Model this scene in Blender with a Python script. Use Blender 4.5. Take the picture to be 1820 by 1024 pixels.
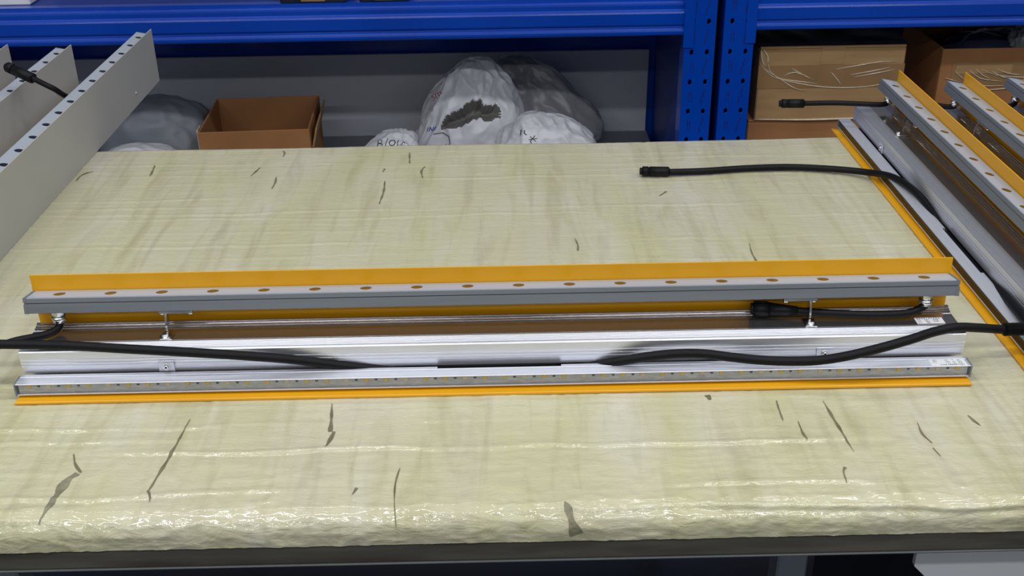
import bpy, bmesh, math, random
import numpy as np
from mathutils import Matrix, Vector, noise as mnoise

# ------------------------------------------------------------------ clear
for o in list(bpy.data.objects): bpy.data.objects.remove(o, do_unlink=True)
SC = bpy.context.scene
COL = SC.collection

# ------------------------------------------------------------------ camera
cam_d = bpy.data.cameras.new('camera'); cam = bpy.data.objects.new('camera', cam_d); COL.objects.link(cam)
ax = ((0.99977432, -0.01648968, -0.01339368), (0.0194956, 0.46171093, 0.88681618), (-0.0084393, -0.88687717, 0.46192821))
cam.matrix_world = Matrix(((ax[0][0], ax[1][0], ax[2][0], 0.01005), (ax[0][1], ax[1][1], ax[2][1], 0.0),
                           (ax[0][2], ax[1][2], ax[2][2], 1.43984), (0, 0, 0, 1)))
cam_d.sensor_width = 36; cam_d.lens = 1990 / 1820 * 36; cam_d.clip_start = 0.02; cam_d.clip_end = 60
SC.camera = cam

# ------------------------------------------------------------------ world + lights + exposure
W = bpy.data.worlds.new('hall_air'); SC.world = W; W.use_nodes = True
bg = W.node_tree.nodes['Background']; bg.inputs[0].default_value = (0.86, 0.93, 1.0, 1); bg.inputs[1].default_value = 0.20
def tube_light(x, y, z, lx, ly, power, col=(0.97, 0.98, 1.0)):
    d = bpy.data.lights.new('ceiling_tube', 'AREA'); d.shape = 'RECTANGLE'; d.size = lx; d.size_y = ly
    d.energy = power; d.color = col
    o = bpy.data.objects.new('ceiling_tube', d); COL.objects.link(o); o.location = (x, y, z)
for ty, tp in ((-2.2, 12.5), (-0.7, 13.0), (0.75, 11.5), (2.1, 5.0)):
    for tx in (-2.4, -0.8, 0.8, 2.4):
        tube_light(tx, ty, 2.9, 1.2, 0.16, tp)
SC.view_settings.view_transform = 'Standard'; SC.view_settings.look = 'None'
SC.view_settings.exposure = 0.0; SC.view_settings.gamma = 1.0; SC.view_settings.use_curve_mapping = False

# ------------------------------------------------------------------ materials
def lin(r, g, b):
    f = lambda c: (c / 255 / 12.92) if c / 255 <= 0.04045 else ((c / 255 + 0.055) / 1.055) ** 2.4
    return (f(r), f(g), f(b), 1)
def mat(name, c1, c2=None, rough=0.5, metal=0.0, scale=8.0, stretch=(1, 1, 1), bump=0.0, bscale=60.0, bstretch=(1, 1, 1),
        coat=0.0, coat_rough=0.1, rvar=0.0, detail=4.0, lo=0.35, hi=0.65, spec=0.5, alpha=1.0):
    m = bpy.data.materials.new(name); m.use_nodes = True
    nt = m.node_tree; N = nt.nodes; L = nt.links; b = N['Principled BSDF']
    tc = N.new('ShaderNodeTexCoord')
    mp = N.new('ShaderNodeMapping'); mp.inputs['Scale'].default_value = stretch; L.new(tc.outputs['Object'], mp.inputs['Vector'])
    nz = N.new('ShaderNodeTexNoise'); nz.inputs['Scale'].default_value = scale; nz.inputs['Detail'].default_value = detail
    L.new(mp.outputs[0], nz.inputs['Vector'])
    cr = N.new('ShaderNodeValToRGB'); cr.color_ramp.elements[0].color = c1; cr.color_ramp.elements[1].color = c2 or c1
    cr.color_ramp.elements[0].position = lo; cr.color_ramp.elements[1].position = hi
    L.new(nz.outputs['Fac'], cr.inputs['Fac']); L.new(cr.outputs['Color'], b.inputs['Base Color'])
    b.inputs['Roughness'].default_value = rough; b.inputs['Metallic'].default_value = metal
    b.inputs['Specular IOR Level'].default_value = spec
    b.inputs['Coat Weight'].default_value = coat; b.inputs['Coat Roughness'].default_value = coat_rough
    b.inputs['Alpha'].default_value = alpha
    if rvar:
        mr = N.new('ShaderNodeMapRange'); mr.inputs['To Min'].default_value = max(0, rough - rvar); mr.inputs['To Max'].default_value = rough + rvar
        L.new(nz.outputs['Fac'], mr.inputs['Value']); L.new(mr.outputs[0], b.inputs['Roughness'])
    if bump:
        mp2 = N.new('ShaderNodeMapping'); mp2.inputs['Scale'].default_value = bstretch; L.new(tc.outputs['Object'], mp2.inputs['Vector'])
        n2 = N.new('ShaderNodeTexNoise'); n2.inputs['Scale'].default_value = bscale; n2.inputs['Detail'].default_value = 5
        L.new(mp2.outputs[0], n2.inputs['Vector'])
        bp = N.new('ShaderNodeBump'); bp.inputs['Strength'].default_value = bump; bp.inputs['Distance'].default_value = 0.002
        L.new(n2.outputs['Fac'], bp.inputs['Height']); L.new(bp.outputs[0], b.inputs['Normal'])
    return m

M = {}
M['yellow'] = mat('yellow_paint', lin(226, 160, 6), lin(232, 167, 10), 0.42, scale=5, bump=0.05, bscale=900)
M['plate_grey'] = mat('grey_plate_paint', lin(176, 174, 168), lin(184, 182, 176), 0.5, scale=3, bump=0.04, bscale=900)
M['bar_grey'] = mat('grey_anodised', lin(118, 124, 130), lin(126, 131, 138), 0.42, 0.25, scale=4, stretch=(1, 30, 30), bump=0.05, bscale=700)
M['bar_glass'] = mat('bar_cover_glass', lin(164, 172, 184), lin(174, 182, 194), 0.35, 0.0, scale=3, coat=0.12, coat_rough=0.1)
M['alu'] = mat('extruded_aluminium', lin(216, 217, 224), lin(232, 233, 238), 0.34, 0.85, scale=14, stretch=(0.02, 220, 220), bump=0.10, bscale=30, bstretch=(0.015, 60, 60), rvar=0.05)
M['alu_polished'] = mat('polished_aluminium', lin(196, 192, 192), lin(210, 206, 206), 0.14, 0.95, scale=14, stretch=(0.02, 200, 200), bump=0.04, bscale=30, bstretch=(0.015, 60, 60))
M['alu_white'] = mat('channel_aluminium', lin(214, 216, 226), lin(226, 228, 236), 0.40, 0.6, scale=10, stretch=(0.02, 160, 160), bump=0.04, bscale=40, bstretch=(0.015, 50, 50))
M['chrome'] = mat('bright_steel', lin(205, 205, 205), lin(222, 222, 222), 0.16, 1.0, scale=40)
M['black_rubber'] = mat('black_cable_rubber', lin(12, 12, 14), lin(17, 17, 20), 0.5, scale=30, bump=0.1, bscale=500, spec=0.2)
M['black_plastic'] = mat('black_plug_plastic', lin(12, 12, 15), lin(17, 18, 21), 0.45, scale=30, spec=0.2)
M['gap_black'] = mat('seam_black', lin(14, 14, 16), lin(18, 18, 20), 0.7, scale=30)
M['lens'] = mat('lens_dark_mirror', lin(124, 114, 92), lin(136, 126, 102), 0.14, 0.9, scale=200)
M['lens_dark'] = mat('lens_dark_glass', lin(16, 26, 40), lin(22, 32, 48), 0.2, 0.0, scale=200)
M['pcb'] = mat('pcb_white', lin(206, 210, 212), lin(236, 238, 236), 0.4, 0.0, scale=110, stretch=(1, 1, 5))
M['led'] = mat('led_phosphor', lin(252, 212, 92), lin(255, 224, 120), 0.4, scale=80)
M['led_b'] = mat('led_phosphor_pale', lin(250, 226, 176), lin(255, 234, 190), 0.4, scale=80)
M['chip'] = mat('resistor_dark', lin(52, 52, 54), lin(80, 80, 82), 0.4, scale=80)
M['sticker'] = mat('white_sticker', lin(226, 227, 230), lin(234, 235, 238), 0.4, scale=20)
M['ink'] = mat('black_ink', lin(26, 26, 32), lin(44, 44, 52), 0.6, scale=60)
M['red_ink'] = mat('red_ink', lin(178, 44, 70), lin(196, 60, 88), 0.6, scale=60)
M['blue_ink'] = mat('blue_ink', lin(36, 56, 140), lin(50, 70, 156), 0.6, scale=60)
M['blue'] = mat('blue_powder_coat', lin(0, 62, 172), lin(2, 70, 186), 0.24, scale=3, bump=0.03, bscale=250, coat=0.3, coat_rough=0.08)
M['blue_mark'] = mat('pressed_blue_mark', lin(10, 34, 112), lin(14, 42, 128), 0.5, scale=30)
M['blue_deck'] = mat('blue_deck_sheet', lin(4, 40, 130), lin(8, 48, 146), 0.42, scale=3)
M['deck_grey'] = mat('grey_shelf_board', lin(140, 144, 152), lin(152, 156, 164), 0.6, scale=4)
M['panel_grey'] = mat('grey_backing_sheet', lin(206, 210, 220), lin(216, 219, 228), 0.55, scale=2, stretch=(1, 1, 3))
M['wall'] = mat('wall_plaster', lin(150, 152, 156), lin(160, 162, 166), 0.8, scale=2, bump=0.1, bscale=60)
M['floor'] = mat('shade_dark_floor', lin(30, 35, 46), lin(38, 42, 54), 0.4, scale=3, bump=0.03, bscale=30)  # grey concrete floor, its shade put into the dark base colour
M['card'] = mat('corrugated_cardboard', lin(168, 132, 88), lin(182, 146, 100), 0.75, scale=6, stretch=(1, 1, 6), bump=0.08, bscale=80, bstretch=(8, 8, 1))
M['card_red'] = mat('brown_cardboard', lin(160, 110, 66), lin(174, 122, 76), 0.75, scale=6, bump=0.08, bscale=80)
M['tape'] = mat('packing_tape', lin(150, 116, 78), lin(164, 128, 88), 0.25, scale=10, coat=0.4)
M['film_white'] = mat('wrinkled_clear_film', lin(206, 188, 160), lin(228, 212, 190), 0.2, scale=60, coat=0.5)
M['sack'] = mat('white_poly_sack', lin(206, 207, 214), lin(220, 221, 227), 0.42, scale=9, bump=0.18, bscale=22, detail=6, coat=0.2, coat_rough=0.2)
M['sack_grey'] = mat('clear_grey_sack', lin(150, 153, 158), lin(172, 174, 178), 0.4, scale=9, bump=0.2, bscale=18, coat=0.25, coat_rough=0.2)
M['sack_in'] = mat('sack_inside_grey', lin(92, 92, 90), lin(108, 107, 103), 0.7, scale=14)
M['sack_dark'] = mat('dark_grey_sack', lin(112, 118, 128), lin(124, 129, 138), 0.5, scale=5, bump=0.2, bscale=20)
M['steel_frame'] = mat('grey_steel_frame', lin(112, 120, 130), lin(124, 132, 142), 0.45, 0.3, scale=6)
M['board_edge'] = mat('dark_board_edge', lin(66, 60, 52), lin(92, 88, 78), 0.4, 0.0, scale=5, stretch=(1.4, 1, 10), bump=0.1, bscale=50, coat=0.3)
M['board_lip'] = mat('pale_edge_band', lin(74, 78, 76), lin(90, 94, 90), 0.4, scale=8)
M['light_panel'] = mat('light_grey_panel', lin(186, 190, 194), lin(196, 199, 203), 0.5, scale=4)
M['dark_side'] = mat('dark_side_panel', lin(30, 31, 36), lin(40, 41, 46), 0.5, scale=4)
M['tear'] = mat('dusty_foil_tear', lin(112, 108, 84), lin(140, 136, 110), 0.6, scale=60, bump=0.2, bscale=200)
M['tear_dark'] = mat('dark_slit', lin(98, 92, 66), lin(122, 116, 88), 0.7, scale=60)
M['blue_bag'] = mat('dark_blue_bag', lin(62, 66, 92), lin(74, 78, 104), 0.4, scale=8, bump=0.3, bscale=20)
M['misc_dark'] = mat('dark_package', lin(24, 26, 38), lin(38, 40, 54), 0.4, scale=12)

def clear_mat():
    m = bpy.data.materials.new('clear_cover'); m.use_nodes = True; nt = m.node_tree; N = nt.nodes; L = nt.links
    N.remove(N['Principled BSDF']); out = N['Material Output']
    t = N.new('ShaderNodeBsdfTransparent'); t.inputs[0].default_value = (0.93, 0.94, 0.95, 1)
    g = N.new('ShaderNodeBsdfGlossy'); g.inputs['Roughness'].default_value = 0.12
    fr = N.new('ShaderNodeFresnel'); fr.inputs['IOR'].default_value = 1.25
    nz = N.new('ShaderNodeTexNoise'); nz.inputs['Scale'].default_value = 80
    ad = N.new('ShaderNodeMath'); ad.operation = 'MULTIPLY_ADD'; ad.inputs[1].default_value = 0.06
    L.new(nz.outputs['Fac'], ad.inputs[0]); L.new(fr.outputs[0], ad.inputs[2])
    mx = N.new('ShaderNodeMixShader'); L.new(ad.outputs[0], mx.inputs[0]); L.new(t.outputs[0], mx.inputs[1]); L.new(g.outputs[0], mx.inputs[2])
    L.new(mx.outputs[0], out.inputs[0]); return m
M['clear'] = clear_mat()

def film_mat():
    m = bpy.data.materials.new('cream_foam_in_film'); m.use_nodes = True; nt = m.node_tree; N = nt.nodes; L = nt.links
    b = N['Principled BSDF']; tc = N.new('ShaderNodeTexCoord')
    def noise(scale, st, detail=4, dist=0.0):
        mp = N.new('ShaderNodeMapping'); mp.inputs['Scale'].default_value = st; L.new(tc.outputs['Object'], mp.inputs['Vector'])
        n = N.new('ShaderNodeTexNoise'); n.inputs['Scale'].default_value = scale; n.inputs['Detail'].default_value = detail
        n.inputs['Distortion'].default_value = dist; L.new(mp.outputs[0], n.inputs['Vector']); return n
    def ramp(src, e):
        r = N.new('ShaderNodeValToRGB'); r.color_ramp.elements[0].position = e[0][0]; r.color_ramp.elements[0].color = e[0][1]
        r.color_ramp.elements[1].position = e[1][0]; r.color_ramp.elements[1].color = e[1][1]
        for p, c in e[2:]:
            q = r.color_ramp.elements.new(p); q.color = c
        L.new(src.outputs['Fac'], r.inputs['Fac']); return r
    def mix(kind, fac, a, c):
        x = N.new('ShaderNodeMix'); x.data_type = 'RGBA'; x.blend_type = kind
        if isinstance(fac, float): x.inputs[0].default_value = fac
        else: L.new(fac, x.inputs[0])
        L.new(a, x.inputs[6]); L.new(c, x.inputs[7]); return x.outputs[2]
    cream = ramp(noise(5, (2.2, 0.7, 1), 5, 0.4), [(0.30, lin(196, 189, 166)), (0.70, lin(208, 202, 186)), (0.5, lin(200, 195, 164))])
    yel = ramp(noise(6, (1.5, 0.35, 1), 4, 0.6), [(0.40, (0, 0, 0, 1)), (0.72, (1, 1, 1, 1))])
    yc = N.new('ShaderNodeRGB'); yc.outputs[0].default_value = lin(190, 187, 134)
    f1 = N.new('ShaderNodeMath'); f1.operation = 'MULTIPLY'; f1.inputs[1].default_value = 0.6; L.new(yel.outputs['Color'], f1.inputs[0])
    c = mix('MIX', f1.outputs[0], cream.outputs['Color'], yc.outputs[0])
    dirt = ramp(noise(20, (2.6, 0.30, 1), 6, 0.6), [(0.28, lin(190, 182, 150)), (0.50, (1, 1, 1, 1))])
    c = mix('MULTIPLY', 0.32, c, dirt.outputs['Color'])
    L.new(c, b.inputs['Base Color'])
    b.inputs['Roughness'].default_value = 0.5
    b.inputs['Coat Weight'].default_value = 1.0; b.inputs['Coat Roughness'].default_value = 0.05
    # fine crinkle of the cling film
    n1 = noise(70, (0.55, 1.5, 1.5), 6, 1.5); n2 = noise(30, (0.25, 2.2, 2.2), 4, 0.5)
    ab = N.new('ShaderNodeMath'); ab.operation = 'SUBTRACT'; ab.inputs[1].default_value = 0.5; L.new(n1.outputs['Fac'], ab.inputs[0])
    ab2 = N.new('ShaderNodeMath'); ab2.operation = 'ABSOLUTE'; L.new(ab.outputs[0], ab2.inputs[0])
    ad = N.new('ShaderNodeMath'); ad.operation = 'MULTIPLY_ADD'; ad.inputs[1].default_value = -1.2; L.new(ab2.outputs[0], ad.inputs[0]); L.new(n2.outputs['Fac'], ad.inputs[2])
    bp = N.new('ShaderNodeBump'); bp.inputs['Strength'].default_value = 0.6; bp.inputs['Distance'].default_value = 0.0020
    L.new(ad.outputs[0], bp.inputs['Height'])
    L.new(bp.outputs[0], b.inputs['Normal'])
    n3 = noise(95, (0.8, 1.2, 1.2), 3, 1.2)
    b3 = N.new('ShaderNodeBump'); b3.inputs['Strength'].default_value = 0.30; b3.inputs['Distance'].default_value = 0.0014
    L.new(n3.outputs['Fac'], b3.inputs['Height']); L.new(b3.outputs[0], b.inputs['Coat Normal'])
    return m
M['mat'] = film_mat()

# ------------------------------------------------------------------ helpers
class MB:
    def __init__(s): s.v = []; s.f = []; s.m = []; s.sm = []
    def add(s, v, f, mi=0, smooth=False):
        n = len(s.v); s.v += [tuple(p) for p in v]; s.f += [tuple(i + n for i in q) for q in f]
        s.m += [mi] * len(f); s.sm += [smooth] * len(f); return s
    def box(s, x0, x1, y0, y1, z0, z1, mi=0, T=None):
        v = [(x0, y0, z0), (x1, y0, z0), (x1, y1, z0), (x0, y1, z0), (x0, y0, z1), (x1, y0, z1), (x1, y1, z1), (x0, y1, z1)]
        if T is not None: v = [tuple(T @ Vector(p)) for p in v]
        return s.add(v, [(0, 3, 2, 1), (4, 5, 6, 7), (0, 1, 5, 4), (1, 2, 6, 5), (2, 3, 7, 6), (3, 0, 4, 7)], mi)
    def bbox(s, x0, x1, y0, y1, z0, z1, b, mi=0, T=None):
        # chamfered box: 24 vertices
        v = []; 
        for sx, x, dx in ((0, x0, b), (1, x1, -b)):
            for sy, y, dy in ((0, y0, b), (1, y1, -b)):
                for sz, z, dz in ((0, z0, b), (1, z1, -b)):
                    v += [(x, y + dy, z + dz), (x + dx, y, z + dz), (x + dx, y + dy, z)]
        I = lambda a, c, e, k: ((a * 2 + c) * 2 + e) * 3 + k
        f = []
        for a in (0, 1): f.append([I(a, 0, 0, 0), I(a, 1, 0, 0), I(a, 1, 1, 0), I(a, 0, 1, 0)])
        for c in (0, 1): f.append([I(0, c, 0, 1), I(1, c, 0, 1), I(1, c, 1, 1), I(0, c, 1, 1)])
        for e in (0, 1): f.append([I(0, 0, e, 2), I(1, 0, e, 2), I(1, 1, e, 2), I(0, 1, e, 2)])
        for a in (0, 1):
            for c in (0, 1): f.append([I(a, c, 0, 0), I(a, c, 1, 0), I(a, c, 1, 1), I(a, c, 0, 1)])
            for e in (0, 1): f.append([I(a, 0, e, 0), I(a, 1, e, 0), I(a, 1, e, 2), I(a, 0, e, 2)])
        for c in (0, 1):
            for e in (0, 1): f.append([I(0, c, e, 1), I(1, c, e, 1), I(1, c, e, 2), I(0, c, e, 2)])
        for a in (0, 1):
            for c in (0, 1):
                for e in (0, 1): f.append([I(a, c, e, 0), I(a, c, e, 1), I(a, c, e, 2)])
        if T is not None: v = [tuple(T @ Vector(p)) for p in v]
        return s.add(v, f, mi)
    def prism(s, prof, a0, a1, axis='x', mi=0, caps=True, smooth=False):
        n = len(prof)
        mk = {'x': lambda a, p: (a, p[0], p[1]), 'y': lambda a, p: (p[0], a, p[1]), 'z': lambda a, p: (p[0], p[1], a)}[axis]
        v = [mk(a0, p) for p in prof] + [mk(a1, p) for p in prof]
        f = [(i, (i + 1) % n, (i + 1) % n + n, i + n) for i in range(n)]
        if caps: f += [tuple(range(n - 1, -1, -1)), tuple(range(n, 2 * n))]
        return s.add(v, f, mi, smooth)
    def cyl(s, c, d, r, h, n=16, mi=0, r2=None, smooth=True):
        d = Vector(d).normalized(); u = d.orthogonal().normalized(); w = d.cross(u); c = Vector(c); r2 = r if r2 is None else r2
        v = []; 
        for k in range(n):
            a = 2 * math.pi * k / n; e = u * math.cos(a) + w * math.sin(a); v += [c + e * r, c + d * h + e * r2]
        s.add(v, [(2 * k, 2 * ((k + 1) % n), 2 * ((k + 1) % n) + 1, 2 * k + 1) for k in range(n)], mi, smooth)
        s.add([v[2 * k] for k in range(n)][::-1] + [], [tuple(range(n))], mi)
        return s.add([v[2 * k + 1] for k in range(n)], [tuple(range(n))], mi)
    def tube(s, pts, r, n=10, mi=0, step=0.006, flat=1.0):
        P = catmull(pts, step); rr = r if callable(r) else (lambda t: r)
        u = None; rings = []
        for i, p in enumerate(P):
            t = (P[min(i + 1, len(P) - 1)] - P[max(i - 1, 0)]).normalized()
            if u is None: u = t.orthogonal().normalized() if abs(t.z) > .9 else Vector((0, 0, 1))
            u = (u - t * u.dot(t)).normalized(); w = t.cross(u); R = rr(i / (len(P) - 1))
            rings.append([p + (u * math.cos(2 * math.pi * k / n) * flat + w * math.sin(2 * math.pi * k / n)) * R for k in range(n)])
        v = [q for g in rings for q in g]
        f = [(i * n + k, i * n + (k + 1) % n, (i + 1) * n + (k + 1) % n, (i + 1) * n + k) for i in range(len(rings) - 1) for k in range(n)]
        s.add(v, f, mi, True); s.add(rings[0][::-1], [tuple(range(n))], mi); return s.add(rings[-1], [tuple(range(n))], mi)
    def cell(s, org, U, V, w, h, hr, hv, n=24, mi=0, depth=0.0, Nn=None):
        """rectangle w x h centred at org in axes U,V with an elliptic hole hr x hv, and the hole's wall"""
        org = Vector(org); U = Vector(U); V = Vector(V); a, b = w / 2, h / 2; o = []; i_ = []
        for k in range(n):
            t = 2 * math.pi * (k + .5) / n; c, q = math.cos(t), math.sin(t)
            m = min(a / abs(c) if abs(c) > 1e-6 else 9, b / abs(q) if abs(q) > 1e-6 else 9)
            o.append(org + U * c * m + V * q * m); i_.append(org + U * c * hr + V * q * hv)
        cor = [org + U * sx * a + V * sy * b for sx, sy in ((1, 1), (-1, 1), (-1, -1), (1, -1))]
        v = o + i_; f = []
        for k in range(n):
            j = (k + 1) % n
            sid = lambda p: 0 if abs(abs((p - org).dot(U)) - a) < 1e-7 else 1
            if sid(o[k]) != sid(o[j]):
                cc = min(cor, key=lambda q: (q - o[k]).length + (q - o[j]).length); v.append(cc); f.append((k, len(v) - 1, j, n + j, n + k))
            else: f.append((k, j, n + j, n + k))
        s.add(v, f, mi)
        if depth:
            Nn = Vector(Nn); w2 = i_ + [p - Nn * depth for p in i_]
            s.add(w2, [(k, (k + 1) % n, n + (k + 1) % n, n + k) for k in range(n)], mi, True)
        return s
    def mesh(s, name, mats):
        me = bpy.data.meshes.new(name); me.from_pydata([tuple(p) for p in s.v], [], s.f)
        for m in (mats if isinstance(mats, (list, tuple)) else [mats]): me.materials.append(M[m])
        me.polygons.foreach_set('material_index', s.m); me.polygons.foreach_set('use_smooth', s.sm)
        bm = bmesh.new(); bm.from_mesh(me); bmesh.ops.remove_doubles(bm, verts=bm.verts, dist=1e-6)
        bmesh.ops.recalc_face_normals(bm, faces=bm.faces); bm.to_mesh(me); bm.free(); me.update()
        return me
    def build(s, name, mats, parent=None, label=None):
        return link(name, s.mesh(name, mats), parent, label)

def link(name, me, parent=None, label=None, loc=None):
    o = bpy.data.objects.new(name, me); COL.objects.link(o)
    if parent is not None: o.parent = parent
    if label: o['label'] = label
    if loc is not None: o.location = loc
    return o
def catmull(pts, step):
    P = [Vector(p) for p in pts]; P = [P[0] * 2 - P[1]] + P + [P[-1] * 2 - P[-2]]; out = []
    for i in range(1, len(P) - 2):
        a, b, c, d = P[i - 1:i + 3]; n = max(2, int((c - b).length / step))
        for k in range(n):
            t = k / n; out.append(0.5 * ((2 * b) + (c - a) * t + (2 * a - 5 * b + 4 * c - d) * t * t + (3 * b - a - 3 * c + d) * t ** 3))
    out.append(P[-2].copy()); return out
def tag(o, label, cat, group=None):
    o['label'] = label; o['category'] = cat
    if group: o['group'] = group
    return o
def empty(name, loc, rz=0.0):
    o = bpy.data.objects.new(name, None); COL.objects.link(o); o.location = loc; o.rotation_euler = (0, 0, rz); o.empty_display_size = 0.05; return o
def struct(o): o['kind'] = 'structure'; return o
TZ = 0.80

# ------------------------------------------------------------------ setting
struct(MB().box(-5, 5, -3, 6, -0.05, 0).build('floor', 'floor'))
struct(MB().box(-5, 5, 4.2, 4.3, 0, 3.4).build('wall_back', 'wall'))

# ------------------------------------------------------------------ workbench
bench = empty('workbench', (0, 1.29, 0)); tag(bench, 'long workbench with a dark edged board top under the cream mat', 'workbench')
BX0, BX1, BY0, BY1 = -1.30, 1.12, 0.790, 1.760
def bl(mb, name, mt, label=None):   # world-coordinates mesh placed under the bench
    o = mb.build(name, mt, bench, label); o.location = (0, -1.29, 0); return o
bl(MB().bbox(BX0, BX1, BY0 + .002, BY1 - .004, 0.7475, 0.770, .0015), 'board', 'board_edge', 'dark brown board edge')
bl(MB().bbox(BX0, BX1, BY0 + .001, BY0 + .02, 0.7450, 0.7474, .0008), 'edge_trim', 'board_lip', 'thin pale strip under the board edge')
for y in (BY0 + .06, BY1 - .08): bl(MB().bbox(BX0 + .05, BX1 - .05, y, y + .03, .70, .7445, .002), 'rail', 'steel_frame')
for x in (BX0 + .06, -0.5, BX1 - .09): bl(MB().bbox(x, x + .03, BY0 + .09, BY1 - .08, .705, .7440, .002), 'cross_rail', 'steel_frame')
for x in (BX0 + .06, -0.5, 0.276, BX1 - .09):
    for y in (BY0 + .06, BY1 - .08):
        bl(MB().bbox(x, x + .03, y, y + .03, .012, .70, .002), 'leg', 'steel_frame')
        bl(MB().cyl((x + .015, y + .015, 0), (0, 0, 1), .022, .012), 'foot_pad', 'black_plastic')

# foam mat wrapped in clear film: a real relief of folds and creases
RR = 0.020; SK = 0.010
rng = np.random.default_rng(7)
def vnoise(x, y, seed):
    xi = np.floor(x).astype(int); yi = np.floor(y).astype(int); xf = x - xi; yf = y - yi
    def h(a, b):
        n = (a * 374761393 + b * 668265263 + seed * 974711) & 0x7fffffff
        n = ((n ^ (n >> 13)) * 1274126177) & 0x7fffffff
        return ((n ^ (n >> 16)) & 0xffff) / 65535.0
    u = xf * xf * (3 - 2 * xf); v = yf * yf * (3 - 2 * yf)
    return (h(xi, yi) * (1 - u) + h(xi + 1, yi) * u) * (1 - v) + (h(xi, yi + 1) * (1 - u) + h(xi + 1, yi + 1) * u) * v
ARC = math.pi / 2 * RR
SLEN = ARC + (BY1 - BY0 - 2 * RR) + ARC
def s_of_y(y): return ARC + (y - BY0 - RR)
folds = []
yy = 0.80
k = 0
while yy < 1.76:
    folds.append((yy, k)); yy += 0.018 + 0.018 * rng.random(); k += 1
creases = [(rng.uniform(-1.2, 1.05), rng.uniform(.8, 1.7), rng.uniform(.05, .28), rng.uniform(-.25, .25), rng.uniform(.4, 1)) for _ in range(130)]
def relief(x, s):
    y = s - ARC + BY0 + RR
    front = np.clip((1.02 - y) / .22, 0, 1)
    h = np.zeros_like(x)
    for y0, k in folds:
        yc = y0 + .010 * (vnoise(x * 5.0, x * 0 + k, 11) - .5) + .006 * (vnoise(x * 19, x * 0 + k, 12) - .5)
        a = np.clip(vnoise(x * 4.0, x * 0 + k * 3.7, 13) - .40, 0, 1) * (0.9 + 2.0 * front)
        d = (y - yc) / (.0030)
        h += .0015 * a * (np.exp(-d * d) - .45 * np.exp(-(d + 1.6) ** 2))
    for x0, y0, ln, sl, a in creases:
        xc = x0 + sl * .15 * (y - y0) + .006 * (vnoise(y * 14, y * 0 + x0 * 50, 5) - .5)
        d = (x - xc) / .0035; w = np.exp(-((y - y0) / ln) ** 4)
        h += -.0007 * a * w * np.exp(-d * d) + .0004 * a * w * np.exp(-(d - 1.8) ** 2)
    wx = x + .02 * vnoise(x * 12, y * 12, 21); wy = y + .02 * vnoise(x * 12, y * 12, 22)
    rid = 1 - np.abs(2 * vnoise(wx * 34, wy * 62, 3) - 1); h += .00075 * rid ** 3 * (.3 + front)
    rid = 1 - np.abs(2 * vnoise(wx * 80 + wy * 30, wy * 90, 4) - 1); h += .00036 * rid ** 2 * (.3 + 1.3 * front)
    h += .0011 * (vnoise(x * 6, y * 7, 31) - .5)
    roll = np.clip((ARC * 1.7 - s) / (ARC * .8), 0, 1); roll = roll * roll * (3 - 2 * roll)
    rid = 1 - np.abs(2 * vnoise(wx * 46, s * 120, 8) - 1); h += roll * .0006 * (rid ** 2 - .4)
    rid = 1 - np.abs(2 * vnoise(wx * 150, s * 210 + x * 60, 9) - 1); h += roll * .0006 * rid ** 2
    h += np.clip((y - 1.70) / .06, 0, 1) * .003 * (vnoise(x * 7, y * 0, 41) - .6)
    return h - .0007
def surf(x, s, lift=0.0):
    x = np.asarray(x, float); s = np.asarray(s, float); h = relief(x, s) + lift
    f1 = s < ARC; f3 = s > SLEN - ARC
    t = np.where(f1, np.maximum(s, 0) / RR, np.where(f3, np.maximum(SLEN - s, 0) / RR, math.pi / 2)); dz = np.minimum(s, 0) + np.minimum(SLEN - s, 0)
    sg = np.where(f3, 1.0, -1.0)
    ny = sg * np.cos(t); nz = np.sin(t)
    cy = np.where(f1, BY0 + RR, np.where(f3, BY1 - RR, s - ARC + BY0 + RR)); cz = TZ - RR
    return x, np.where(f1 | f3, cy + ny * RR, cy) + ny * h, cz + RR * nz + nz * h + dz
nx = 800
svals = np.concatenate([np.linspace(-SK, 0, 8)[:-1], np.linspace(0, ARC, 22)[:-1], np.linspace(ARC, SLEN - ARC, 330), np.linspace(SLEN - ARC, SLEN, 10)[1:], np.linspace(SLEN, SLEN + SK, 4)[1:]])
ns = len(svals)
gx, gs = np.meshgrid(np.linspace(BX0 + .002, BX1 - .002, nx), svals)
px, py, pz = surf(gx, gs)
me = bpy.data.meshes.new('foam_mat')
V = np.stack([px, py - 1.29, pz - 0.77], -1).reshape(-1, 3)
idx = np.arange(nx * ns).reshape(ns, nx)
Q = np.stack([idx[:-1, :-1], idx[:-1, 1:], idx[1:, 1:], idx[1:, :-1]], -1).reshape(-1, 4)
nv = len(V)
# underside and side walls close the slab
Vb = np.array([[BX0 + .002, BY0 - 1.29, 0], [BX1 - .002, BY0 - 1.29, 0], [BX1 - .002, BY1 - 1.29, 0], [BX0 + .002, BY1 - 1.29, 0]])
V = np.concatenate([V, Vb])
faces = [tuple(q) for q in Q.tolist()] + [(nv, nv + 3, nv + 2, nv + 1)]
faces += [tuple(int(i) for i in idx[::-1, 0]) + (nv, nv + 3)[:0], tuple(int(i) for i in idx[:, -1])]
me.from_pydata([tuple(p) for p in V.tolist()], [], faces)
me.polygons.foreach_set('use_smooth', [True] * len(Q) + [False] * 3); me.materials.append(M['mat']); me.update()
matob = link('foam_mat', me, None, None, (0, 1.29, 0.77))
tag(matob, 'cream foam mat wrapped in wrinkled clear film covering the bench top', 'mat')

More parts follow.
